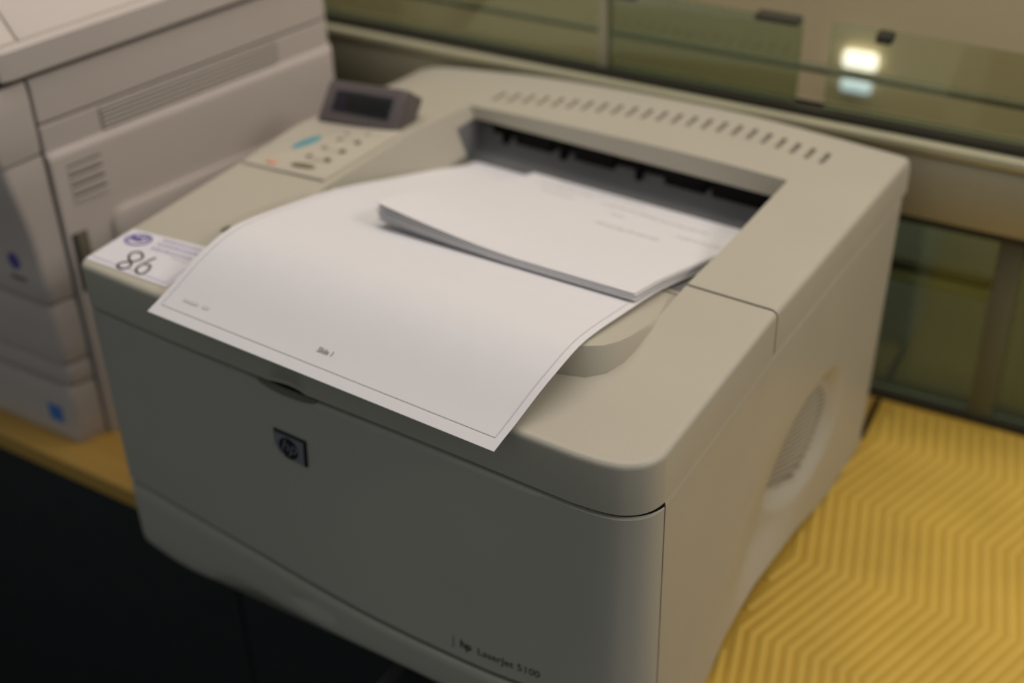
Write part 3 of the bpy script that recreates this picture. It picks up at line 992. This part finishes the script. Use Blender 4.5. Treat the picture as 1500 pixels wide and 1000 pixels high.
front_piece('base_cover', T, 0.0480, 'copier', 0.002)
# dark core
loft('core', [[sp(0.004, z, -0.004), sp(0.33, z, -0.004), Vector((-0.60, 0.40, z)), Vector((-0.60, 0.086, z))] for z in (T + 0.004, 0.356)], 'dark', cpz, 0)
# side panels
def side_piece(name, prof, u0, u1, m='copier', rnd=0.012):
    """prof: (z, outward) from bottom to top"""
    loops = []
    us = [(u0, -0.0015), (u0 + 0.0015, 0.0)] + [(u, 0.0) for u in lin(u0 + 0.01, u1 - rnd, 6)] + [(u1 - rnd * 0.4, -rnd * 0.12), (u1 - rnd * 0.1, -rnd * 0.45), (u1, -rnd)]
    for u, e in us:
        L = [sp(u, z, o + e) for z, o in prof]
        L += [sp(u, prof[-1][0], -0.02), sp(u, prof[0][0], -0.02)]
        loops.append(L)
    return loft(name, loops, m, cpz, 30)
side_piece('upper_side_panel', [(0.3120, -0.001), (0.3130, 0.0), (0.3505, 0.0), (0.3520, -0.0015)], 0.0280, 0.335)
sp_main = side_piece('side_panel', [(T, 0.004), (T + 0.001, 0.005), (0.2765, 0.005), (0.2800, 0.0045), (0.2825, 0.003), (0.2845, 0.0), (0.3085, 0.0), (0.3095, -0.001)], 0.0280, 0.335)
# louvres and narrow slot; dark plates stand in for the shade inside
for i in range(4):
    zc = 0.2662 - 0.0098 * i
    finish('louvre_shade', boxdata((0.0425, 0.0030, zc + 0.0004), (0.0755, 0.0054, zc + 0.0032), 0.0004, 1, lambda c: sp(c.x, c.z, c.y)), 'vent_shade', sp_main, 30)
    finish('louvre', boxdata((0.0422, 0.0030, zc - 0.0030), (0.0758, 0.0066, zc), 0.0008, 2, lambda c: sp(c.x, c.z, c.y)), 'copier', sp_main, 30)
finish('slot_shade', boxdata((0.0322, 0.0020, 0.1455), (0.0375, 0.0055, 0.2045), 0, 1, lambda c: sp(c.x, c.z, c.y)), 'dark', sp_main, 0)
finish('slot_half_shade', boxdata((0.0377, 0.0020, 0.1455), (0.0478, 0.0053, 0.2045), 0, 1, lambda c: sp(c.x, c.z, c.y)), 'vent_shade', sp_main, 0)
finish('vent_shade_backing', boxdata((0.084, -0.002, 0.2862), (0.271, 0.0004, 0.3080), 0, 1, lambda c: sp(c.x, c.z, c.y)), 'vent_shade', sp_main, 0)  # dark plate puts the shade between the slats into colour
for i in range(5):
    zc = 0.2875 + 0.0042 * i
    finish('vent_slat', boxdata((0.085, -0.001, zc), (0.270, 0.0012, zc + 0.0025), 0.0004, 1, lambda c: sp(c.x, c.z, c.y)), 'copier', sp_main, 30)
# raised bypass door with rounded corner
def rrect(u0, u1, z0, z1, r):
    pts = []
    for (cx, cz, a0) in ((u1 - r, z1 - r, 0), (u0 + r, z1 - r, 90), (u0 + r, z0 + r, 180), (u1 - r, z0 + r, 270)):
        for i in range(5):
            t = math.radians(a0 + 22.5 * i)
            pts.append((cx + r * math.cos(t), cz + r * math.sin(t)))
    return pts
RR = rrect(0.072, 0.315, 0.0, 0.213, 0.014)
loft('side_door', [[sp(u, z, 0.003) for u, z in RR], [sp(u, z, 0.0088) for u, z in RR], [sp(0.19 + (u - 0.19) * 0.98, 0.10 + (z - 0.10) * 0.98, 0.0105) for u, z in RR]], 'copier', sp_main, 40)
# scanner and lid
def foot(ins, z, du=0.0, back=0.345):
    return [sp(0.004 + ins, z, 0.004 - ins), sp(0.012 + ins, z, 0.006 - ins), sp(back - ins, z, 0.006 - ins), Vector((-0.62 + ins, 0.41 - ins, z)), Vector((-0.62 + ins, 0.075 + ins, z)), sp(0.002 + ins, z, -0.004 - ins)]
loft('scanner_gap', [foot(0.012, 0.352), foot(0.012, 0.3585)], 'dark', cpz, 0)
loft('scanner_lid', [foot(0.003, 0.3575), foot(0.0, 0.3605), foot(0.0, 0.3835), foot(0.002, 0.3858), foot(0.005, 0.3866)], 'copier', cpz, 30)
def feeder(u0, u1):
    L = []
    for u, e in ((u0, 0.0015), (u0 + 0.002, 0.0), (u1 - 0.002, 0.0), (u1, 0.0015)):
        L.append([sp(u, 0.3862, 0.0005 - e), sp(u, 0.3885, 0.0 - e), sp(u, 0.412, -0.030 - e), sp(u, 0.4155, -0.037), sp(u, 0.4155, -0.30), sp(u, 0.3862, -0.30)])
    return L
loft('feeder_cover', feeder(0.0065, 0.0265), 'copier', cpz, 30)
loft('feeder_cover', feeder(0.0280, 0.336), 'copier', cpz, 30)
# emblem and labels on the front
ec = [(-0.181 + 0.007 * math.cos(t), 0.181 + 0.0085 * math.sin(t)) for t in [2 * math.pi * i / 20 for i in range(20)]]
fy0 = C0.y
yy = lambda x, z: C0.y + fz(z) - 0.002 * max(0, min(1, (C0.x - x) / 0.22))
loft('emblem', [[(x, yy(x, z) + 0.001, z) for x, z in ec], [(x, yy(x, z) - 0.0006, z) for x, z in ec]], 'purple', cpz, 30)
box('emblem_caption', (-0.190, yy(-0.181, 0.16) - 0.0003, 0.1615), (-0.171, 0.081, 0.1645), 'dark', cpz)
bl = box('energy_label', (-0.1835, yy(-0.176, 0.01) - 0.0026, 0.0035), (-0.1660, 0.081, 0.0225), 'blue', cpz)
